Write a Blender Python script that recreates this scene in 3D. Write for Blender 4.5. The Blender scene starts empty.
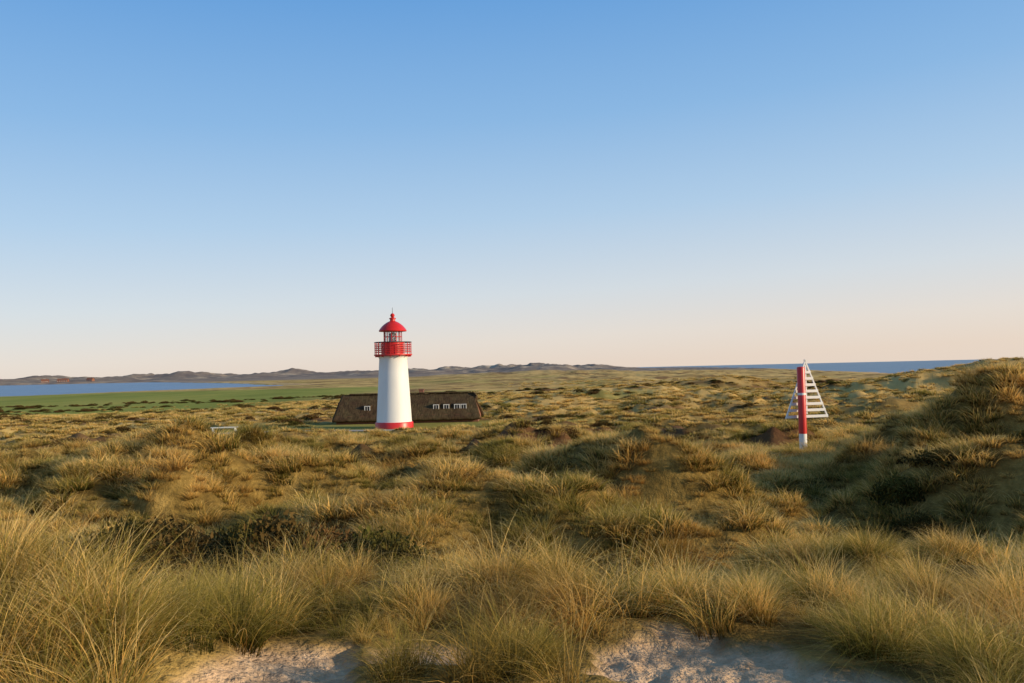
import bpy, math, random
import numpy as np
from mathutils import Matrix, Vector
random.seed(3)
rng = np.random.default_rng(11)
scene = bpy.context.scene
scene.view_settings.view_transform = 'Standard'
scene.view_settings.look = 'None'
scene.view_settings.exposure = 0
SUN_AZ, SUN_EL = 106.0, 16.0
EYE = 5.4

# ---------------------------------------------------------------- noise
def _h(ix, iy, s):
    h = (ix.astype(np.int64)*374761393 + iy.astype(np.int64)*668265263 + s*1442695041) & 0xFFFFFFFF
    h = ((h ^ (h >> 13))*1274126177) & 0xFFFFFFFF
    h = (h ^ (h >> 16)) & 0xFFFFFFFF
    return h/4294967296.0*2*math.pi
def perlin(x, y, s=0):
    ix = np.floor(x); iy = np.floor(y); fx = x-ix; fy = y-iy
    u = fx**3*(fx*(fx*6-15)+10); v = fy**3*(fy*(fy*6-15)+10)
    def g(a, b):
        t = _h(ix+a, iy+b, s)
        return np.cos(t)*(fx-a)+np.sin(t)*(fy-b)
    n0 = g(0,0)*(1-u)+g(1,0)*u; n1 = g(0,1)*(1-u)+g(1,1)*u
    return (n0*(1-v)+n1*v)*1.4
def fbm(x, y, o=4, s=0):
    r = 0; a = 1.0; t = 0
    for i in range(o):
        r = r+a*perlin(x*2**i+17.3*i, y*2**i-9.1*i, s+i); t += a; a *= 0.5
    return r/t*1.5
def ss(a, b, x):
    t = np.clip((x-a)/(b-a), 0, 1); return t*t*(3-2*t)

# ---------------------------------------------------------------- terrain description
LAG = np.array([(-262,425),(-168,630),(-370,1060),(-740,1700),(-1100,1760),(-3500,1700),(-3500,250),(-700,330)], float)
def lag_sdf(x, y):
    d2 = np.full(x.shape, 1e18); ins = np.zeros(x.shape, bool)
    n = len(LAG)
    for i in range(n):
        ax, ay = LAG[i]; bx, by = LAG[(i+1) % n]
        ex, ey = bx-ax, by-ay
        t = np.clip(((x-ax)*ex+(y-ay)*ey)/(ex*ex+ey*ey), 0, 1)
        d2 = np.minimum(d2, (x-ax-t*ex)**2+(y-ay-t*ey)**2)
        c = ((ay > y) != (by > y)) & (x < ex*(y-ay)/(ey if abs(ey) > 1e-9 else 1e-9)+ax)
        ins ^= c
    d = np.sqrt(d2); return np.where(ins, d, -d)
def coast(y):
    return np.interp(y, [-2000,0,300,470,1386,4000,9000,40000], [120,185,210,240,440,850,1300,3300])
PATH1 = [(-42.0,75.0),(-30.0,78.0),(-22,79.5),(-14,78.5),(-7,77.5)]
PATH2 = [(8.7,42.6),(10.6,42.2),(14,42.6),(20,46),(27,52),(40,60)]
def path_dist(x, y):
    d2 = np.full(x.shape, 1e18)
    for PP in (PATH1, PATH2):
        for (ax, ay), (bx, by) in zip(PP[:-1], PP[1:]):
            ex, ey = bx-ax, by-ay
            t = np.clip(((x-ax)*ex+(y-ay)*ey)/(ex*ex+ey*ey), 0, 1)
            d2 = np.minimum(d2, (x-ax-t*ex)**2+(y-ay-t*ey)**2)
    return np.sqrt(d2)
BX, BY, BZ = 12.75, 37.0, 1.62
MOUNDS = [(-3.5,5.7,1.0,.8,.50),(-5.8,6.8,1.6,1.4,.65),(-.2,8.3,1.1,.5,.22),(2.9,8.0,1.0,.7,.25),(-1.9,8.6,.8,.6,.25),(5.5,8,1.5,.8,.40),
  (17.3,29.5,3.5,3.4,2.8),(23.5,36,4.2,4.5,2.1),(30,40,6,8,1.3),(20,23.5,3.4,2.6,1.6),(13.8,24.5,2.5,2.0,1.7),(10.2,21,2.0,1.4,1.2),(36,30,9,8,1.0),(14.5,16.5,2.2,1.3,1.1),(8.6,14.5,1.4,.9,.7),
  (-9,16.5,2.2,1.3,1.35),(-1.5,19.5,2.7,1.3,1.45),(4.0,17,2.1,1.2,1.1),(-13,24,3.3,1.8,1.75),(5.5,26,2.5,1.5,1.35),(-5.5,27,3.2,1.8,1.65),(-14,14,1.8,1.1,1.1),(0,34,2.8,2,1.15),(-12,36,3.5,2.4,1.45),(-22,40,4,2.8,1.3),(3,46,3,2,.8),(-20,28,3.3,2,1.5),(-6,47,3,2.2,.7),(-28,52,4,2.6,.6),
  (88,150,18,14,3.2),(112,165,22,30,3.2),(62,130,9,7,2.6),(70,215,16,14,1.8),(40,190,12,9,2.6),(20,150,10,7,2.0),(45,90,5,3.4,2.4),(34,75,4,2.6,2.0),(25,110,6,4,1.9),(5,120,6,4,1.3)]
DIPS = [(-3.8,13.4,4.5,1.5,.95),(2.2,12.8,2.5,1.1,.5),(-3,23.2,5,1.2,.75),(9,28,2.5,2,.7),(8.0,17.5,2,1.3,.75),(-10,31,4,1.3,.5)]
SANDS = [(1.3,5.75,.72,1.2),(.95,3.7,.9,1.2),(2.1,5.15,.55,.45),(-1.55,5.4,.45,1.15),(-.6,6.35,.5,.42),(-1.2,3.7,.8,1.1),(.0,3.0,1.8,.8)]
def sandmask(x, y):
    m = np.zeros(x.shape)
    for cx, cy, sx, sy in SANDS:
        m = np.maximum(m, np.exp(-(((x-cx)/sx)**2+((y-cy)/sy)**2)**1.5*0.7))
    m = m+0.24*fbm(x*2.2, y*2.2, 3, 77)*(m > .05)
    return ss(.34, .6, m)
def H(x, y):
    d = np.hypot(x, y)
    z = np.interp(d, [0,5,7.2,11,16,24,38,58,78,140,250,400,1200,6000], [3.55,3.48,3.2,2.2,1.45,1.0,.5,.15,0,-.15,-.9,-1.3,-1.3,-1.5])
    seaside = ss(.18, .36, x/np.maximum(y, 1))*(y > 0)
    z = z-seaside*ss(200, 450, d)*(1-ss(1200,3000,d))*1.3
    right = ss(-20, 60, x-0.02*y)*ss(70, 140, d)
    a = np.interp(d, [0,6,8.5,13,22,40,60,90,200,600,3000], [.03,.06,.35,1.4,2.1,1.95,1.4,.9,.5,.6,.8])
    a = a*(1-ss(0,1,(-x-15)/60)*.6*ss(60,120,d)) + right*1.5*(1-.75*seaside*ss(190, 300, d))
    n = fbm(x/7.0, y/4.9, 3, 5)
    n = np.where(d > 110, fbm(x/26.0, y/18.0, 5, 9)*ss(110,180,d)+n*(1-ss(110,180,d)), n)
    z = z+a*n*1.05
    am = np.interp(d,[0,6.5,9,16,60,120,200],[0,.03,.35,.66,.8,.6,0])
    rb = fbm(x/4.0, y/2.8, 2, 31)
    z = z+am*(.42-np.sqrt(rb*rb+.01)*1.6)
    z = z+.03*fbm(x*1.6, y*1.6, 3, 41)*(d < 30)
    for cx, cy, sx, sy, q in MOUNDS:
        z = z+q*np.exp(-.5*(((x-cx)/sx)**2+((y-cy)/sy)**2))
    for cx, cy, sx, sy, q in DIPS:
        z = z-q*np.exp(-.5*(((x-cx)/sx)**2+((y-cy)/sy)**2))
    z = z-.07*sandmask(x, y)*(d < 12)
    z = z+.05*fbm(x*4.0, y*4.0, 3, 88)*sandmask(x, y)*(d < 12)
    w = 1-ss(5, 17, np.hypot((x+12)*.72, y-86))
    z = z*(1-w)
    w = np.exp(-.5*(((x+27)/4.5)**2+((y-76)/8)**2)**2); z = z*(1-w)+.0*w
    w = np.exp(-.5*(((x-BX)/2.6)**2+((y-BY)/2.0)**2)); z = z*(1-w)+BZ*w
    w = np.exp(-.5*(((x-.344*y)/1.5)**2+((y-29)/4.5)**2)); z = np.where(z > 1.4, z*(1-w)+1.4*w, z)
    pd = path_dist(x, y); wp = 1-ss(1.0, 3.2, pd)
    zp = np.interp(np.hypot(x,y), [38,44,60,76,90],[.75,.6,.25,0,0])
    z = z*(1-wp)+zp*wp
    pl = ss(25, 60, -x-0.0*y)*ss(130, 190, d)
    z = z*(1-pl)+(-1.2-ss(200,420,d)*.8+.12*fbm(x/40,y/40,2,3))*pl
    ang = np.degrees(np.arctan2(x, np.maximum(y, 1)))*(y > 0)+(y <= 0)*180
    hw = ss(-75,-55,ang)*(1-ss(5,11,ang))
    r = np.exp(-.5*((d-2600)/330)**2)+.5*np.exp(-.5*((d-1980)/90)**2)*ss(-16,-6,ang)+.25*np.exp(-.5*((d-1250)/60)**2)*ss(-9,-2,ang)
    prof = np.interp(ang, [-40,-31,-27,-22,-18,-12,-6,-3,0,2.5,5,8], [12,13,16,20,16,19,21,22,24,28,21,10])
    z = z+hw*r*prof*np.clip(.72+1.0*fbm(x/120, y/260, 5, 21), .2, 2)
    c = x-coast(y)
    z = z+.8*np.exp(-.5*((c+28)/16)**2)*(0.5+.6*fbm(x/25,y/40,3,8))*ss(200,400,d)*(1-ss(1500,4000,d))
    z = z*(1-ss(-12, 14, c))-6*ss(-12, 14, c)
    s = lag_sdf(x, y)+10*fbm(x/60, y/60, 2, 55)
    w = ss(-12, 12, s)
    z = z*(1-w)-5.5*w
    w = ss(5000, 9000, d)
    return z*(1-w)-6*w

# ---------------------------------------------------------------- helpers
def link(o, parent=None):
    scene.collection.objects.link(o)
    if parent is not None: o.parent = parent
    return o
def mesh_np(name, V, Fq=None, Ft=None):
    me = bpy.data.meshes.new(name)
    nq = 0 if Fq is None else len(Fq); nt = 0 if Ft is None else len(Ft)
    me.vertices.add(len(V)); me.vertices.foreach_set('co', np.asarray(V, np.float32).ravel())
    loops = []
    if nq: loops.append(np.asarray(Fq).ravel())
    if nt: loops.append(np.asarray(Ft).ravel())
    L = np.concatenate(loops).astype(np.int32)
    me.loops.add(len(L)); me.loops.foreach_set('vertex_index', L)
    me.polygons.add(nq+nt)
    st = np.concatenate([np.arange(nq)*4, nq*4+np.arange(nt)*3]).astype(np.int32)
    me.polygons.foreach_set('loop_start', st)
    me.update(calc_edges=True); me.validate()
    return me
def attr(me, name, data, typ='FLOAT'):
    a = me.attributes.new(name, typ, 'POINT')
    a.data.foreach_set('vector' if typ == 'FLOAT_VECTOR' else 'value', np.asarray(data).ravel())
def smooth(me, v=True):
    me.polygons.foreach_set('use_smooth', [v]*len(me.polygons))

class NT:
    def __init__(s, tree): s.t = tree; s.n = tree.nodes; s.l = tree.links
    def add(s, typ, **kw):
        n = s.n.new(typ)
        for k, v in kw.items(): setattr(n, k, v)
        return n
    def con(s, a, b): s.l.new(a, b)
    def noise(s, vec, scale, detail=4, rough=.5, dist=0):
        n = s.add('ShaderNodeTexNoise'); n.inputs['Scale'].default_value = scale
        n.inputs['Detail'].default_value = detail; n.inputs['Roughness'].default_value = rough
        n.inputs['Distortion'].default_value = dist
        if vec is not None: s.con(vec, n.inputs['Vector'])
        return n.outputs['Fac']
    def ramp(s, fac, pts):
        r = s.add('ShaderNodeValToRGB'); e = r.color_ramp.elements
        while len(e) < len(pts): e.new(.5)
        for i, (p, c) in enumerate(pts):
            e[i].position = p; e[i].color = (c[0], c[1], c[2], 1) if hasattr(c, '__len__') else (c, c, c, 1)
        s.con(fac, r.inputs['Fac']); return r.outputs['Color']
    def mix(s, fac, a, b, mode='MIX'):
        m = s.add('ShaderNodeMix', data_type='RGBA', blend_type=mode)
        for v, i in ((fac, 0), (a, 6), (b, 7)):
            if isinstance(v, bpy.types.NodeSocket): s.con(v, m.inputs[i])
            elif i == 0: m.inputs[0].default_value = v
            else: m.inputs[i].default_value = (v[0], v[1], v[2], 1)
        return m.outputs[2]
    def attr(s, name):
        a = s.add('ShaderNodeAttribute', attribute_name=name); return a.outputs['Fac']
    def math(s, op, a, b=0.0):
        m = s.add('ShaderNodeMath', operation=op)
        for i, v in enumerate((a, b)):
            if isinstance(v, bpy.types.NodeSocket): s.con(v, m.inputs[i])
            else: m.inputs[i].default_value = v
        return m.outputs[0]
    def bump(s, h, strength, dist):
        b = s.add('ShaderNodeBump'); b.inputs['Strength'].default_value = strength
        b.inputs['Distance'].default_value = dist; s.con(h, b.inputs['Height']); return b.outputs[0]
def newmat(name):
    m = bpy.data.materials.new(name); m.use_nodes = True
    m.node_tree.nodes.clear(); nt = NT(m.node_tree)
    out = nt.add('ShaderNodeOutputMaterial'); b = nt.add('ShaderNodeBsdfPrincipled')
    nt.con(b.outputs[0], out.inputs[0]); nt.b = b; nt.out = out
    return m, nt
def paint(name, col, rough=.5, dirt=.25, scale=3.0, bump=.1, metal=0, stretch=(1,1,.3)):
    m, nt = newmat(name)
    tc = nt.add('ShaderNodeTexCoord'); mp = nt.add('ShaderNodeMapping'); mp.inputs['Scale'].default_value = stretch
    nt.con(tc.outputs['Object'], mp.inputs[0])
    n = nt.noise(mp.outputs[0], scale, 6, .65)
    c = nt.mix(nt.math('MULTIPLY', nt.ramp(n, [(.35, 0), (.75, 1)]), dirt), col, [v*.55 for v in col])
    nt.con(c, nt.b.inputs['Base Color']); nt.b.inputs['Roughness'].default_value = rough
    nt.b.inputs['Metallic'].default_value = metal
    n2 = nt.noise(tc.outputs['Object'], scale*6, 3)
    nt.con(nt.bump(n2, bump, .02), nt.b.inputs['Normal'])
    return m

# ---------------------------------------------------------------- materials
def ground_mat():
    m, nt = newmat('dune_ground')
    g = nt.add('ShaderNodeNewGeometry'); P = g.outputs['Position']
    mp = nt.add('ShaderNodeMapping'); mp.inputs['Scale'].default_value = (1, .35, 1); nt.con(P, mp.inputs[0]); PS = mp.outputs[0]
    n1 = nt.noise(P, .05, 6, .65); n2 = nt.noise(P, 1.2, 6, .7); n3 = nt.noise(P, 14, 4, .7); n4 = nt.noise(PS, .02, 8, .7)
    straw = nt.ramp(n2, [(.3, (.08,.05,.015)), (.5, (.24,.155,.042)), (.72, (.50,.33,.10))])
    far = nt.ramp(n4, [(.34, (.20,.12,.045)), (.45, (.56,.37,.13)), (.58, (.84,.57,.21)), (.68,(.40,.30,.085))])
    c = nt.mix(nt.attr('far'), straw, far)
    c = nt.mix(nt.math('MULTIPLY', nt.ramp(n3, [(.3,0),(.7,1)]), .35), c, (.05,.035,.012))
    c = nt.mix(nt.attr('heath'), c, nt.ramp(n1, [(.35,(.12,.05,.028)),(.65,(.17,.09,.042))]))
    gr = nt.ramp(n4, [(.3, (.16,.195,.035)), (.5, (.27,.29,.06)), (.7, (.42,.36,.09))])
    c = nt.mix(nt.attr('green'), c, gr)
    hazy_hill = nt.ramp(nt.noise(P, .012, 8, .75), [(.38,(.17,.14,.13)), (.53,(.26,.21,.17)), (.64,(.52,.42,.31))])  # hill colours greyed and paled to carry the distance haze
    c = nt.mix(nt.attr('hazy_hill'), c, hazy_hill)
    sd = nt.ramp(nt.noise(P, 7, 6, .65), [(.3,(.50,.32,.185)),(.7,(.78,.55,.35))])
    sd = nt.mix(nt.math('MULTIPLY', nt.ramp(nt.noise(P, 38, 4, .8), [(.56,0),(.68,1)]), .6), sd, (.18,.11,.05))
    c = nt.mix(nt.attr('sand'), c, sd)
    nt.con(c, nt.b.inputs['Base Color']); nt.b.inputs['Roughness'].default_value = .95
    nt.b.inputs['Specular IOR Level'].default_value = .05
    hh = nt.math('ADD', nt.noise(P, 5.0, 5, .6), nt.math('MULTIPLY', nt.noise(P, 30, 3), .25))
    nt.con(nt.bump(hh, .8, .14), nt.b.inputs['Normal'])
    return m
def grass_mat(name, kind=0):
    m, nt = newmat(name)
    g = nt.add('ShaderNodeNewGeometry'); P = g.outputs['Position']
    t = nt.attr('t'); r = nt.attr('rnd')
    oi = nt.add('ShaderNodeObjectInfo').outputs['Random']
    if kind == 0:
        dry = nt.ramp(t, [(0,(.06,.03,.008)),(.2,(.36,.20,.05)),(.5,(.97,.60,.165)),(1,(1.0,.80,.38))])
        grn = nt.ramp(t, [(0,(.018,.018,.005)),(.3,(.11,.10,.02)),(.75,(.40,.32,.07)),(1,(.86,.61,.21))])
        f = nt.math('ADD', nt.math('MULTIPLY', r, .40), nt.math('MULTIPLY', nt.noise(P, .28, 5, .65), 1.35))
        f = nt.math('ADD', f, nt.math('MULTIPLY', oi, .20))
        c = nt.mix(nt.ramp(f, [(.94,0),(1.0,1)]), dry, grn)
        c = nt.mix(nt.math('MULTIPLY', nt.ramp(nt.noise(P, .45, 4, .6), [(.52,0),(.68,1)]), .5), c, (.36,.18,.045))
    else:
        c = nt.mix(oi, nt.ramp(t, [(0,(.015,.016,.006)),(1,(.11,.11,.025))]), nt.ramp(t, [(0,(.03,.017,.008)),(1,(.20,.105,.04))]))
    df = nt.add('ShaderNodeBsdfDiffuse'); nt.con(c, df.inputs[0])
    tr = nt.add('ShaderNodeBsdfTranslucent'); nt.con(c, tr.inputs[0])
    mx = nt.add('ShaderNodeMixShader'); mx.inputs[0].default_value = .42 if kind == 0 else .15
    nt.con(df.outputs[0], mx.inputs[1]); nt.con(tr.outputs[0], mx.inputs[2]); nt.con(mx.outputs[0], nt.out.inputs[0])
    nt.n.remove(nt.b)
    return m
def water_mat(name, deep, scale):
    m, nt = newmat(name)
    g = nt.add('ShaderNodeNewGeometry'); P = g.outputs['Position']
    n = nt.noise(P, .01, 5, .6)
    nt.con(nt.mix(nt.ramp(n, [(.35,0),(.65,1)]), deep, [v*1.35 for v in deep]), nt.b.inputs['Base Color'])
    nt.b.inputs['Roughness'].default_value = .35
    nt.b.inputs['Specular IOR Level'].default_value = .35
    h = nt.math('ADD', nt.noise(P, scale, 6, .6), nt.noise(P, scale*.2, 4, .5))
    nt.con(nt.bump(h, .9, 1.2), nt.b.inputs['Normal'])
    return m

# ---------------------------------------------------------------- ground sheet
front = np.radians(np.arange(-46, 46.001, .13))
rest = np.radians(np.arange(46+1.3, 360-46-.5, 1.3))
ang = np.concatenate([front, rest]); na = len(ang)
rad = np.concatenate([[.3], np.exp(np.linspace(math.log(.6), math.log(45000), 760))]); nr = len(rad)
R, A = np.meshgrid(rad, ang, indexing='ij')
X = (R*np.sin(A)).ravel(); Y = (R*np.cos(A)).ravel(); Z = H(X, Y)
i = np.arange(nr-1)[:, None]*na; j = np.arange(na)[None, :]; j2 = (j+1) % na
F = np.stack([i+j, i+na+j, i+na+j2, i+j2], -1).reshape(-1, 4)[:, ::-1]
V = np.stack([X, Y, Z], 1); V = np.vstack([V, [[0, 0, float(H(np.array([0.]), np.array([0.]))[0])]]])
c0 = len(V)-1
T = np.stack([np.full(na, c0), (np.arange(na)+1) % na, np.arange(na)], 1)
me = mesh_np('ground', V, F, T)
smooth(me)
X = V[:, 0]; Y = V[:, 1]; D = np.hypot(X, Y)
def heath(x, y):
    d = np.hypot(x, y)
    h = ss(.20, .36, fbm(x/22+3, y/8, 4, 61)+.03)
    h = np.maximum(h, np.exp(-.5*(((x-11)/4.5)**2+((y-56)/4)**2))*1.1)
    h = h*(1-np.exp(-.5*(((x+27)/5)**2+((y-76)/8)**2)**2))
    return np.clip(h, 0, 1)*ss(28, 45, d)*(1-ss(900, 1500, d))
def greenf(x, y):
    d = np.hypot(x, y)
    f = ss(30, 55, -x)*ss(150, 180, y-.1*x+10*fbm(x/30,y/30,2,2))*(1-ss(-70,-30,x))*(1-ss(420,480,y))
    f2 = (1-ss(8, 12.5, np.hypot((x+12)*.5, (y-84)*1.2)))*.6
    f3 = ss(.15,.35,fbm(x/90,y/30,3,14))*ss(90,140,d)*.5*(1-ss(20,60,x))*(1-ss(700,1400,d))
    return np.clip(np.maximum(np.maximum(f, f2), f3), 0, 1)
sand = sandmask(X, Y)*(D < 12)
shore = ss(-26, -8, X-coast(Y))*(D > 150)
sand = np.maximum(sand, shore*.8)
l = lag_sdf(X, Y); sand = np.maximum(sand, np.exp(-((l+14)/10.)**2)*.45)
attr(me, 'sand', sand); attr(me, 'heath', heath(X, Y)*.85); attr(me, 'green', greenf(X, Y))
attr(me, 'far', ss(50, 120, D)); attr(me, 'hazy_hill', ss(1100, 1500, D))  # haze-toned hill colour blends in with distance from the origin
me.materials.append(ground_mat())
link(bpy.data.objects.new('ground', me))

# ---------------------------------------------------------------- sea + lagoon
def sheet(name, pts, z, mat):
    me = bpy.data.meshes.new(name); me.from_pydata([(x, y, z) for x, y in pts], [], [tuple(range(len(pts)))]); me.update()
    me.materials.append(mat); return link(bpy.data.objects.new(name, me))
sheet('sea', [(90,-45000),(45000,-45000),(45000,46000),(-45000,46000),(-45000,5600),(90,5600)], -3.4, water_mat('sea_water', (.055,.115,.18), .12))
sheet('lagoon', [(-3600,200),(-120,200),(-120,1800),(-3600,1800)], -3, water_mat('lagoon_water', (.10,.17,.27), .3))

# ---------------------------------------------------------------- instanced vegetation
def clump(name, nb, segs, rad, hmin, hmax, w, lean0, lean1, mat, bias=(-.15, .02)):
    a = rng.uniform(0, 2*np.pi, nb); rr = rad*np.sqrt(rng.uniform(0, 1, nb))
    rx, ry = rr*np.cos(a), rr*np.sin(a)
    az = a+rng.normal(0, .8, nb); ln = rng.uniform(lean0, lean1, nb)*(.45+.85*rr/rad)
    dx = np.cos(az)*ln+bias[0]; dy = np.sin(az)*ln+bias[1]
    ln = np.hypot(dx, dy)
    h = rng.uniform(hmin, hmax, nb)*(1.05-.3*rr/rad)
    t = np.linspace(0, 1, segs+1)[None, :]
    k = rng.uniform(1.5, 2.4, nb)[:, None]
    px = rx[:, None]+dx[:, None]*h[:, None]*t**k
    py = ry[:, None]+dy[:, None]*h[:, None]*t**k
    pz = h[:, None]*(t-.42*np.minimum(ln, 1.3)[:, None]*t**(k+.6))-.04
    ft = rng.uniform(0, np.pi, nb)[:, None]
    wx = np.cos(ft)*w*.5; wy = np.sin(ft)*w*.5
    tw = (1-.93*t**1.5)*rng.uniform(.6, 1.25, nb)[:, None]
    Lp = np.stack([px-wx*tw, py-wy*tw, pz], -1); Rp = np.stack([px+wx*tw, py+wy*tw, pz], -1)
    Vv = np.stack([Lp, Rp], 2).reshape(-1, 3)
    n1 = (segs+1)*2
    b = np.arange(nb)[:, None]*n1; s = np.arange(segs)[None, :]*2
    Fq = np.stack([b+s, b+s+1, b+s+3, b+s+2], -1).reshape(-1, 4)
    me = mesh_np(name, Vv, Fq); smooth(me)
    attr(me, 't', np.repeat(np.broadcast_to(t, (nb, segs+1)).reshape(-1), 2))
    attr(me, 'rnd', np.repeat(rng.uniform(0, 1, nb), n1))
    me.materials.append(mat)
    return bpy.data.objects.new(name, me)
def shrub(name, nl, rad, hgt, sz, mat):
    a = rng.uniform(0, 2*np.pi, nl); r = rad*np.sqrt(rng.uniform(0, 1, nl))
    lob = 1+.35*np.sin(a*3+rng.uniform(0, 6))+.2*np.sin(a*7)
    top = hgt*np.sqrt(np.clip(1-(r/rad)**2, 0, 1))*(.75+.35*perlin(r*np.cos(a)*5/rad+3, r*np.sin(a)*5/rad, 4))
    z = top*rng.uniform(.1, 1, nl)**.45
    c = np.stack([r*lob*np.cos(a), r*lob*np.sin(a), z], 1)
    u = rng.normal(0, 1, (nl, 3)); u /= np.linalg.norm(u, axis=1)[:, None]; u[:, 2] = abs(u[:, 2])
    v = np.cross(u, rng.normal(0, 1, (nl, 3))); v /= np.linalg.norm(v, axis=1)[:, None]
    s = sz*rng.uniform(.6, 1.4, nl)[:, None]
    Vv = np.stack([c-v*s*.35, c+u*s, c+v*s*.35, c-u*s*.4], 1).reshape(-1, 3)
    me = mesh_np(name, Vv, np.arange(nl*4).reshape(-1, 4))
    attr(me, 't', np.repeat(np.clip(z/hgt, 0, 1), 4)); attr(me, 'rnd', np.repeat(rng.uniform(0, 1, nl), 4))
    me.materials.append(mat); return bpy.data.objects.new(name, me)
def scatter(name, pts, rot, scl, idx, objs):
    col = bpy.data.collections.new(name+'_parts')
    for o in objs: col.objects.link(o)
    me = bpy.data.meshes.new(name); me.vertices.add(len(pts)); me.vertices.foreach_set('co', pts.astype(np.float32).ravel())
    attr(me, 'rot', rot, 'FLOAT_VECTOR'); attr(me, 'scl', scl, 'FLOAT_VECTOR')
    ia = me.attributes.new('idx', 'INT', 'POINT'); ia.data.foreach_set('value', idx.astype(np.int32))
    ob = link(bpy.data.objects.new(name, me))
    t = bpy.data.node_groups.new(name, 'GeometryNodeTree')
    t.interface.new_socket('Geometry', in_out='INPUT', socket_type='NodeSocketGeometry')
    t.interface.new_socket('Geometry', in_out='OUTPUT', socket_type='NodeSocketGeometry')
    gi = t.nodes.new('NodeGroupInput'); go = t.nodes.new('NodeGroupOutput')
    ip = t.nodes.new('GeometryNodeInstanceOnPoints'); ci = t.nodes.new('GeometryNodeCollectionInfo')
    ci.inputs['Collection'].default_value = col; ci.inputs['Separate Children'].default_value = True; ci.inputs['Reset Children'].default_value = True
    def na_(n, dt):
        a = t.nodes.new('GeometryNodeInputNamedAttribute'); a.data_type = dt; a.inputs['Name'].default_value = n
        return a.outputs['Attribute']
    er = t.nodes.new('FunctionNodeEulerToRotation')
    L = t.links.new
    L(gi.outputs[0], ip.inputs['Points']); L(ci.outputs[0], ip.inputs['Instance'])
    ip.inputs['Pick Instance'].default_value = True
    L(na_('idx', 'INT'), ip.inputs['Instance Index']); L(na_('rot', 'FLOAT_VECTOR'), er.inputs[0]); L(er.outputs[0], ip.inputs['Rotation'])
    L(na_('scl', 'FLOAT_VECTOR'), ip.inputs['Scale']); L(ip.outputs[0], go.inputs[0])
    md = ob.modifiers.new('scatter', 'NODES'); md.node_group = t
    print(name, len(pts)); return ob
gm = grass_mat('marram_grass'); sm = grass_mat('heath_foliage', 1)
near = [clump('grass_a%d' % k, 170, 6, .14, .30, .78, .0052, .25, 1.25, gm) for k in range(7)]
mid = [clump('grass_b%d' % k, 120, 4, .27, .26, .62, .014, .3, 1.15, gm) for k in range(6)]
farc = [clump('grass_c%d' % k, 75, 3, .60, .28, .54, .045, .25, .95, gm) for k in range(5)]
objs = near+mid+farc
P_, R_, S_, I_ = [], [], [], []
def field(r0, r1, dens, wedge, lo, hi, sc, keep=None):
    wa = math.radians(wedge)
    n = int(wa*(r1*r1-r0*r0)*dens)
    a = rng.uniform(-wa, wa, n); r = np.sqrt(rng.uniform(r0*r0, r1*r1, n))
    x = r*np.sin(a); y = r*np.cos(a)
    if keep is not None:
        k = keep(x, y) > rng.uniform(0, 1, n); x, y = x[k], y[k]
    z = H(x, y); k = z > -2.4; x, y, z = x[k], y[k], z[k]
    n = len(x)
    s = sc*(.45+.87*ss(-.5, .5, fbm(x/1.7, y/1.4, 3, 19)))*rng.uniform(.7, 1.2, n)
    P_.append(np.stack([x, y, z-.02], 1))
    R_.append(np.stack([rng.normal(0, .1, n), rng.normal(0, .1, n), rng.normal(0, .9, n)], 1))
    S_.append(np.stack([s*rng.uniform(.9, 1.3, n), s*rng.uniform(.9, 1.3, n), s*rng.uniform(.8, 1.1, n)], 1))
    I_.append(rng.integers(lo, hi, n))
def built(x, y):
    k = (path_dist(x, y) > 1.35)
    k &= ~((np.abs(x+11.7) < 9.5) & (y > 78) & (y < 98))
    k &= np.hypot(x+11.7, y-82) > 4
    k &= ~((np.abs(x+27.6) < 2.6) & (y > 78) & (y < 83.5))
    return k
def k1(x, y):
    sm_ = np.maximum.reduce([sandmask(x+dx, y+dy) for dx, dy in ((0,0),(.12,0),(-.12,0),(0,.2),(0,-.2),(0,-.35))])
    s = 1-sm_*.985
    s = s*(1-.95*(1-ss(4.5, 5.3, y))*(1-ss(1.6, 2.3, np.abs(x))))
    s = s*(1-.72*(1-ss(6.8, 7.3, y))*(1-ss(1.8, 2.2, np.abs(x-.1))))
    return s*(.10+.90*ss(-.25,.05, fbm(x/.8, y/.8, 3, 23)))
def k2(x, y): return built(x, y)*(1-.7*heath(x, y))*(.80+.20*ss(-.3, .05, fbm(x/1.5, y/1.3, 3, 29)))
def k3(x, y): return built(x, y)*(1-.85*heath(x, y))*(1-greenf(x, y)*.97)*(.4+.6*ss(-.25,.1, fbm(x/4, y/3, 3, 29)))
field(1.9, 17, 22, 48, 0, 7, .93, k1)
field(13.5, 36, 13, 42, 7, 13, 1.0, k2)
field(34, 64, 8, 41, 7, 13, 1.12, k2)
field(55, 130, 2.3, 40, 13, 18, .92, k3)
field(128, 210, 1.2, 40, 13, 18, .95, k3)
field(200, 420, .13, 39, 13, 18, 1.6, lambda x, y: k3(x, y)*ss(-20, 60, x)*(1-ss(.18,.4,x/y)*ss(260,330,y)))
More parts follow.
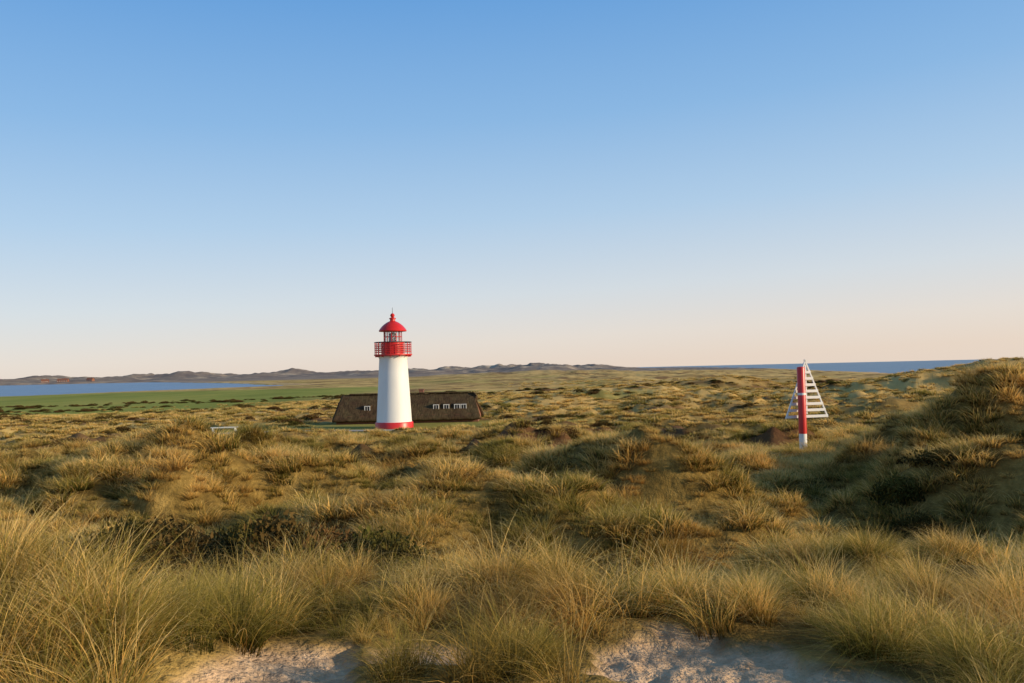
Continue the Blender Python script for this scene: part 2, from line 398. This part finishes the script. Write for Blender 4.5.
for cx, cy, n, sc in [(.08,5.75,8,.8),(-.3,5.4,4,.65),(-.9,5.55,4,.75),(2.7,6.2,8,1.0),(3.0,5.4,8,1.0),(-2.6,5.2,12,1.2),(-3.1,4.9,14,1.3),(-3.4,5.7,14,1.3),(-2.4,6.4,8,1.1),(.2,7.3,9,.9),(-1.1,7.5,8,.95),(1.2,7.6,8,.9),(2.1,7.3,6,.9)]:
    x = rng.normal(cx, .14, n); y = rng.normal(cy, .12, n); z = H(x, y); s = sc*rng.uniform(.8, 1.15, n)
    P_.append(np.stack([x, y, z-.02], 1)); R_.append(np.stack([rng.normal(0, .1, n), rng.normal(0, .1, n), rng.normal(0, .9, n)], 1))
    S_.append(np.stack([s, s, s], 1)); I_.append(rng.integers(0, 7, n))
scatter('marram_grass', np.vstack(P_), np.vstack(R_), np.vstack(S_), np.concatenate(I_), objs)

# heath shrubs
P_, R_, S_, I_ = [], [], [], []
sh = [shrub('shrub_a%d' % k, 1100, .45, .34, .042, sm) for k in range(4)]
def kh(x, y): return built(x, y)*heath(x, y)*(path_dist(x, y) > 4)
field(28, 70, .8, 44, 0, 4, 1.1, kh)
field(70, 260, .22, 42, 0, 4, 1.6, kh)
extra = []
for cx, cy, sx, sy, n in [(-4.9,15.2,1.0,.4,24),(-2.9,15.4,.9,.4,16),(-6.5,16,1,.5,10),(6.5,16,1.0,.5,6),(11,19,1.5,.6,8)]:
    extra.append(np.stack([rng.normal(cx, sx, n), rng.normal(cy, sy, n)], 1))
extra = np.vstack(extra); n = len(extra)
P_.append(np.stack([extra[:, 0], extra[:, 1], H(extra[:, 0], extra[:, 1])-.03], 1))
R_.append(np.stack([np.zeros(n), np.zeros(n), rng.uniform(0, 6.28, n)], 1)); s = rng.uniform(.9, 1.8, n)
S_.append(np.stack([s, s, s*rng.uniform(1.0, 1.5, n)], 1)); I_.append(rng.integers(0, 4, n))
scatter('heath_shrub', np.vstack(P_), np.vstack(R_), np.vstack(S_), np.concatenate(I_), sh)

# ---------------------------------------------------------------- path
def ribbon(name, pts, half, lift, mat):
    pts = np.array(pts, float); tt = np.linspace(0, len(pts)-1, 160)
    def cr(t):
        i = int(min(t, len(pts)-1.0001)); f = t-i
        p0 = pts[max(i-1, 0)]; p1 = pts[i]; p2 = pts[i+1]; p3 = pts[min(i+2, len(pts)-1)]
        return .5*((2*p1)+(-p0+p2)*f+(2*p0-5*p1+4*p2-p3)*f*f+(-p0+3*p1-3*p2+p3)*f**3)
    c = np.array([cr(t) for t in tt]); d = np.gradient(c, axis=0); d /= np.linalg.norm(d, axis=1)[:, None]
    nrm = np.stack([-d[:, 1], d[:, 0]], 1); V = []
    K = 7
    for k in range(K):
        o = (k/(K-1)*2-1)*half
        p = c+nrm*o; V.append(np.stack([p[:, 0], p[:, 1], H(p[:, 0], p[:, 1])+lift], 1))
    V = np.stack(V, 1).reshape(-1, 3); n = len(c)
    i = np.arange(n-1)[:, None]*K; j = np.arange(K-1)[None, :]
    F = np.stack([i+j, i+j+1, i+K+j+1, i+K+j], -1).reshape(-1, 4)[:, ::-1]
    me = mesh_np(name, V, F); smooth(me); me.materials.append(mat)
    return link(bpy.data.objects.new(name, me))
pm, nt = newmat('gravel_path')
g = nt.add('ShaderNodeNewGeometry')
nt.con(nt.ramp(nt.noise(g.outputs[0], 8, 6, .7), [(.3,(.22,.20,.18)),(.7,(.42,.39,.35))]), nt.b.inputs['Base Color']); nt.b.inputs['Roughness'].default_value = .9
ribbon('gravel_path', PATH1, .95, .05, pm)
ribbon('gravel_path', PATH2, .95, .05, pm)

# ---------------------------------------------------------------- mesh part builders
def part(name, verts, faces, mat, parent, sm_=False, bevel=0):
    me = bpy.data.meshes.new(name); me.from_pydata(verts, [], faces); me.update()
    me.materials.append(mat)
    if sm_: smooth(me)
    o = link(bpy.data.objects.new(name, me), parent)
    if bevel:
        b = o.modifiers.new('b', 'BEVEL'); b.width = bevel; b.segments = 2; b.limit_method = 'ANGLE'
    return o
def boxes(name, lst, mat, parent, bevel=0):
    """lst of (cx,cy,cz,sx,sy,sz[,rotz[,roty]])"""
    V, F = [], []
    for b in lst:
        cx, cy, cz, sx, sy, sz = b[:6]; M = Matrix.Identity(4)
        if len(b) > 6: M = Matrix.Rotation(b[6], 4, 'Z')
        if len(b) > 7: M = M @ Matrix.Rotation(b[7], 4, 'Y')
        o = len(V)
        for x in (-.5, .5):
            for y in (-.5, .5):
                for z in (-.5, .5):
                    p = M @ Vector((x*sx, y*sy, z*sz)); V.append((p.x+cx, p.y+cy, p.z+cz))
        for f in ((0,1,3,2),(4,6,7,5),(0,4,5,1),(2,3,7,6),(0,2,6,4),(1,5,7,3)): F.append(tuple(o+k for k in f))
    return part(name, V, F, mat, parent, False, bevel)
def lathe(name, prof, mat, parent, n=64, sm_=True, caps=True):
    V, F = [], []
    for r, z in prof:
        for k in range(n):
            a = 2*math.pi*k/n; V.append((r*math.cos(a), r*math.sin(a), z))
    for i in range(len(prof)-1):
        for k in range(n):
            k2 = (k+1) % n; F.append((i*n+k, i*n+k2, (i+1)*n+k2, (i+1)*n+k))
    if caps: F.append(tuple(range(n))[::-1]); F.append(tuple((len(prof)-1)*n+k for k in range(n)))
    o = part(name, V, F, mat, parent, sm_)
    if sm_:
        e = o.modifiers.new('es', 'EDGE_SPLIT'); e.split_angle = math.radians(32)
    return o
def torus(name, R, r, z, mat, parent, n=64, m=8):
    V, F = [], []
    for i in range(n):
        a = 2*math.pi*i/n
        for j in range(m):
            b = 2*math.pi*j/m; V.append(((R+r*math.cos(b))*math.cos(a), (R+r*math.cos(b))*math.sin(a), z+r*math.sin(b)))
    for i in range(n):
        for j in range(m): F.append((i*m+j, ((i+1) % n)*m+j, ((i+1) % n)*m+(j+1) % m, i*m+(j+1) % m))
    return part(name, V, F, mat, parent, True)
def empty(name, loc, rotz=0):
    e = bpy.data.objects.new(name, None); e.location = loc; e.rotation_euler[2] = rotz; scene.collection.objects.link(e); return e

white = paint('white_paint', (.80,.79,.76), .55, .18, 1.2, .15)
red = paint('red_paint', (.62,.022,.020), .38, .3, 1.5, .06)
darkred = paint('dark_red_paint', (.30,.015,.014), .5, .3, 1.5, .06)
metal = paint('dark_metal', (.10,.10,.10), .5, .3, 3, .1, .4)
glass, nt = newmat('lantern_glass'); nt.b.inputs['Base Color'].default_value = (.75,.80,.82,1); nt.b.inputs['Roughness'].default_value = .05; nt.b.inputs['Transmission Weight'].default_value = .9; nt.b.inputs['IOR'].default_value = 1.05
dglass, nt = newmat('window_glass'); nt.b.inputs['Base Color'].default_value = (.03,.035,.045,1); nt.b.inputs['Roughness'].default_value = .08
brick = paint('red_brick', (.24,.10,.06), .85, .5, 6, .3)

# ---------------------------------------------------------------- lighthouse
LH = empty('lighthouse', (-11.7, 82, 0))
lathe('plinth', [(1.86,-.3),(1.86,.50),(1.80,.60),(1.70,.60)], red, LH)
lathe('tower', [(1.72,.58),(1.70,.75),(1.62,2.2),(1.53,3.8),(1.44,5.4),(1.36,6.75),(1.40,6.85),(1.48,6.98)], white, LH)
lathe('gallery_floor', [(1.50,6.98),(1.80,7.06),(1.86,7.10),(1.86,7.20),(1.2,7.20)], red, LH)
lathe('drum', [(1.02,7.19),(1.02,8.28),(1.10,8.32),(1.10,8.42),(.95,8.42)], red, LH)
rl = []
for k in range(24):
    a = 2*math.pi*k/24; rl.append((1.78*math.cos(a), 1.78*math.sin(a), 7.78, .045, .045, 1.16, a))
boxes('railing_post', rl, red, LH)
for k, z in enumerate((7.42,7.6,7.78,7.96,8.14)): torus('railing_bar_%d' % k, 1.78, .03, z, red, LH)
torus('railing_top', 1.79, .045, 8.37, metal, LH)
lathe('lantern_glazing', [(.86,8.42),(.86,9.42)], glass, LH, n=12, sm_=False, caps=False)
ml = []
for k in range(12):
    a = 2*math.pi*k/12; ml.append((.875*math.cos(a), .875*math.sin(a), 8.92, .06, .06, 1.0, a))
boxes('lantern_mullion', ml, red, LH)
torus('lantern_transom', .875, .025, 8.92, red, LH, n=12)
lathe('lens', [(.12,8.3),(.30,8.5),(.38,8.8),(.38,9.0),(.28,9.25),(.1,9.35)], paint('lens_glass', (.55,.62,.60), .15, .1), LH, n=24)
lathe('lens_pedestal', [(.5,8.40),(.5,8.46),(.2,8.46)], metal, LH)
lathe('roof', [(.98,9.42),(1.34,9.44),(1.36,9.52),(1.27,9.68),(1.08,9.92),(.84,10.14),(.58,10.32),(.36,10.43),(.26,10.47),(.25,10.64),(.34,10.67),(.34,10.74),(.14,10.84)], red, LH)
lathe('ventilator_ball', [(.05,10.80),(.16,10.88),(.22,10.99),(.22,11.07),(.14,11.19),(.04,11.24)], red, LH, n=24)
lathe('lightning_rod', [(.025,11.2),(.018,11.8)], metal, LH, n=8)
boxes('bracket', [(1.62*math.cos(2*math.pi*k/12), 1.62*math.sin(2*math.pi*k/12), 7.0, .3, .06, .12, 2*math.pi*k/12) for k in range(12)], red, LH)
a = math.radians(60)
boxes('door', [(1.70*math.cos(a), 1.70*math.sin(a), 1.5, .16, .95, 2.0, a)], darkred, LH, .01)

# ---------------------------------------------------------------- thatched house
HS = empty('thatched_house', (-11.3, 92, 0), math.radians(-1.0))
thatch, nt = newmat('thatch')
tc = nt.add('ShaderNodeTexCoord'); mp = nt.add('ShaderNodeMapping'); mp.inputs['Scale'].default_value = (1,.25,.25); nt.con(tc.outputs['Object'], mp.inputs[0])
n = nt.noise(mp.outputs[0], 7, 6, .75); n2 = nt.noise(tc.outputs['Object'], .7, 5, .65)
c = nt.mix(nt.ramp(n2, [(.38,0),(.62,1)]), nt.ramp(n, [(.35,(.03,.018,.010)),(.65,(.10,.06,.034))]), nt.ramp(n, [(.35,(.045,.033,.016)),(.65,(.13,.095,.048))]))
nt.con(c, nt.b.inputs['Base Color']); nt.b.inputs['Roughness'].default_value = .95; nt.b.inputs['Specular IOR Level'].default_value = .1; nt.con(nt.bump(n, .9, .08), nt.b.inputs['Normal'])
L2, W2 = 7.9, 3.5
V = [(-L2+.35,-W2+.5,-.3),(L2-.35,-W2+.5,-.3),(L2-.35,W2-.5,-.3),(-L2+.35,W2-.5,-.3)]
V += [(x, y, .85) for x, y, z in V]
V += [(-L2+.6, 0, 2.75), (L2-1.0, 0, 2.75)]
part('walls', V, [(0,1,5,4),(2,3,7,6),(1,2,6,9,5),(3,0,4,8,7)], brick, HS)
def roofmesh():
    nx, ny = 60, 14; V = []; F = []
    for s in (-1, 1):
        o = len(V)
        for i in range(nx+1):
            for j in range(ny+1):
                t = j/ny; x = -L2+2*L2*i/nx
                pull = (1.0 if x > 0 else .35)*t*max(0, abs(x)/L2)**12
                xx = x-math.copysign(pull, x)
                yy = s*W2*(1-t); zz = .42+(3.02-.42)*(t+.05*math.sin(math.pi*t))+.03*math.sin(i*1.3+j)
                V.append((xx, yy, zz))
        for i in range(nx):
            for j in range(ny):
                a = o+i*(ny+1)+j; q = (a, a+ny+1, a+ny+2, a+1); F.append(q if s < 0 else q[::-1])
    return V, F
V, F = roofmesh(); o = part('roof', V, F, thatch, HS, True)
sd = o.modifiers.new('s', 'SOLIDIFY'); sd.thickness = .25; sd.offset = -1
boxes('ridge_cap', [(0,0,3.10,2*L2-2.4,.5,.14)], thatch, HS, .05)
def win(cx, w=.55, h=.7, z=1.5):
    y = -W2*(1-(z-.42)/2.6)-.22
    boxes('dormer_cheek', [(cx, y+.42, z, w+.24, .84, h+.22)], thatch, HS, .05)
    fr = [(cx, y-.03, z+h/2, w+.1, .06, .06), (cx, y-.03, z-h/2, w+.1, .06, .06), (cx-w/2, y-.03, z, .06, .06, h-.06), (cx+w/2, y-.03, z, .06, .06, h-.06), (cx, y-.02, z, .035, .04, h-.06)]
    boxes('window_frame', fr, white, HS); boxes('window_pane', [(cx, y-.005, z, w-.06, .03, h-.06)], dglass, HS)
for cx in (-4.35, 3.05, 4.15, 5.3, 6.0): win(cx)
boxes('chimney', [(1.2,.2,3.2,.5,.5,.5),(1.2,.2,3.48,.6,.6,.08)], brick, HS, .01)

# ---------------------------------------------------------------- daymark beacon
BE = empty('daymark_beacon', (BX, BY, 1.58), math.radians(14))
lathe('post_base', [(.165,-1.0),(.165,.72)], white, BE, n=32)
lathe('post', [(.17,.72),(.17,3.62),(.15,3.66),(.05,3.68)], red, BE, n=32)
lathe('post_band', [(.177,2.42),(.177,2.52)], white, BE, n=32, caps=False)
cx0, yb = .44, .27; z0, z1 = 1.45, 3.92; hw = 1.02
sl = []
N = 8
for k in range(N):
    z = z0+(z1-.5-z0)*k/(N-1); w = hw*(z1-z)/(z1-z0); sl.append((cx0, yb, z, 2*w+.04, .03, .12))
boxes('slat', sl, white, BE, .005)
Ls = math.hypot(hw, z1-z0); an = math.atan2(hw, z1-z0)
boxes('frame_rail', [(cx0-hw/2, yb+.05, (z0+z1)/2, .06, .06, Ls+.15, 0, an), (cx0+hw/2, yb+.05, (z0+z1)/2, .06, .06, Ls+.15, 0, -an)], white, BE)
boxes('bracket', [(.1, .15, 1.85, .07, .26, .07), (.1, .15, 3.0, .07, .26, .07), (cx0, yb+.05, 2.65, .06, .05, 2.2)], white, BE)

# ---------------------------------------------------------------- bench
bx, by = -28.2, 81.5; hz = float(H(np.array([bx]), np.array([by]))[0])
B = empty('park_bench', (bx, by, hz), math.radians(5))
boxes('seat', [(0,-.18,.46,2.6,.14,.06),(0,0,.46,2.6,.14,.06),(0,.18,.46,2.6,.14,.06)], white, B, .01)
boxes('leg', [(s*1.05, y, .1, .1, .1, .66) for s in (-1, 1) for y in (-.2, .2)], white, B, .01)
boxes('cross_brace', [(s*1.05, 0, .3, .06, .3, .08) for s in (-1, 1)]+[(0, 0, .38, 2.0, .05, .08)], white, B)

# brick houses on the far shore
def house(x, y, L, W, h, r, rot):
    z = float(H(np.array([float(x)]), np.array([float(y)]))[0])
    e = empty('brick_house', (x, y, z), rot)
    V = [(-L/2,-W/2,-3),(L/2,-W/2,-3),(L/2,W/2,-3),(-L/2,W/2,-3)]; V += [(a, b, h) for a, b, c in V]; V += [(-L/2,0,h+r),(L/2,0,h+r)]
    part('walls', V, [(0,1,5,4),(2,3,7,6),(1,2,6,9,5),(3,0,4,8,7)], brick, e)
    o = .6
    part('roof', [(-L/2-o,-W/2-o,h-.3),(L/2+o,-W/2-o,h-.3),(L/2+o,0,h+r+.2),(-L/2-o,0,h+r+.2),(-L/2-o,W/2+o,h-.3),(L/2+o,W/2+o,h-.3)], [(0,1,2,3),(3,2,5,4)], brick, e)
    boxes('window', [(-L/2+L*(k+.5)/6, -W/2-.04, h*.55, L*.07, .06, h*.35) for k in range(6)], white, e)
    boxes('chimney', [(L*.2, 0, h+r+.5, 1, 1, 2)], brick, e)
for a in [(-985,1830,22,10,3.5,4,.1),(-935,1850,14,9,3.5,4,-.2),(-1030,1840,14,9,3,4,.3)]: house(*a)

# ---------------------------------------------------------------- light
w = bpy.data.worlds.new('World'); scene.world = w; w.use_nodes = True
nt = NT(w.node_tree); nt.n.clear()
out = nt.add('ShaderNodeOutputWorld'); bg = nt.add('ShaderNodeBackground'); sky = nt.add('ShaderNodeTexSky')
sky.sky_type = 'NISHITA'; sky.sun_disc = False; sky.sun_elevation = math.radians(SUN_EL); sky.sun_rotation = math.radians(SUN_AZ)
sky.air_density = 1.0; sky.dust_density = .6; sky.ozone_density = 2.0; sky.altitude = 0
tc = nt.add('ShaderNodeTexCoord'); sx = nt.add('ShaderNodeSeparateXYZ'); nt.con(tc.outputs['Generated'], sx.inputs[0])
el_ = nt.math('ADD', sx.outputs[2], nt.math('MULTIPLY', sx.outputs[0], -.04))
ST = .13
def sc_(c): return tuple(v/ST/8 for v in c)
rp = nt.ramp(el_, [(0.0,sc_((.84,.70,.60))),(.035,sc_((.82,.74,.68))),(.09,sc_((.69,.74,.79))),(.18,sc_((.46,.64,.84))),(.29,sc_((.27,.50,.81))),(.42,sc_((.14,.37,.75))),(1.0,sc_((.04,.09,.18)))])
k8 = nt.add('ShaderNodeVectorMath', operation='SCALE'); nt.con(rp, k8.inputs[0]); k8.inputs['Scale'].default_value = 8
skc = nt.mix(.88, sky.outputs[0], k8.outputs[0])
nt.con(skc, bg.inputs[0]); bg.inputs[1].default_value = ST; nt.con(bg.outputs[0], out.inputs[0])
sl = bpy.data.lights.new('sun', 'SUN'); sl.energy = 5.0; sl.angle = math.radians(.6); sl.color = (1, .81, .53)
so = link(bpy.data.objects.new('sun', sl))
az, el = math.radians(SUN_AZ), math.radians(SUN_EL)
dv = Vector((math.sin(az)*math.cos(el), math.cos(az)*math.cos(el), math.sin(el)))
so.rotation_euler = dv.to_track_quat('Z', 'Y').to_euler(); so.location = dv*200

# ---------------------------------------------------------------- camera
cam = bpy.data.cameras.new('camera'); cam.sensor_width = 36; cam.lens = 835/1024*36; cam.clip_start = .05; cam.clip_end = 80000
co = link(bpy.data.objects.new('camera', cam))
M = Matrix.Rotation(math.radians(90+1.95), 4, 'X') @ Matrix.Rotation(math.radians(-1.3), 4, 'Z')
M.translation = (0, 0, EYE); co.matrix_world = M
scene.camera = co
print('H cam', H(np.array([0.]), np.array([0.])), 'bench', hz)
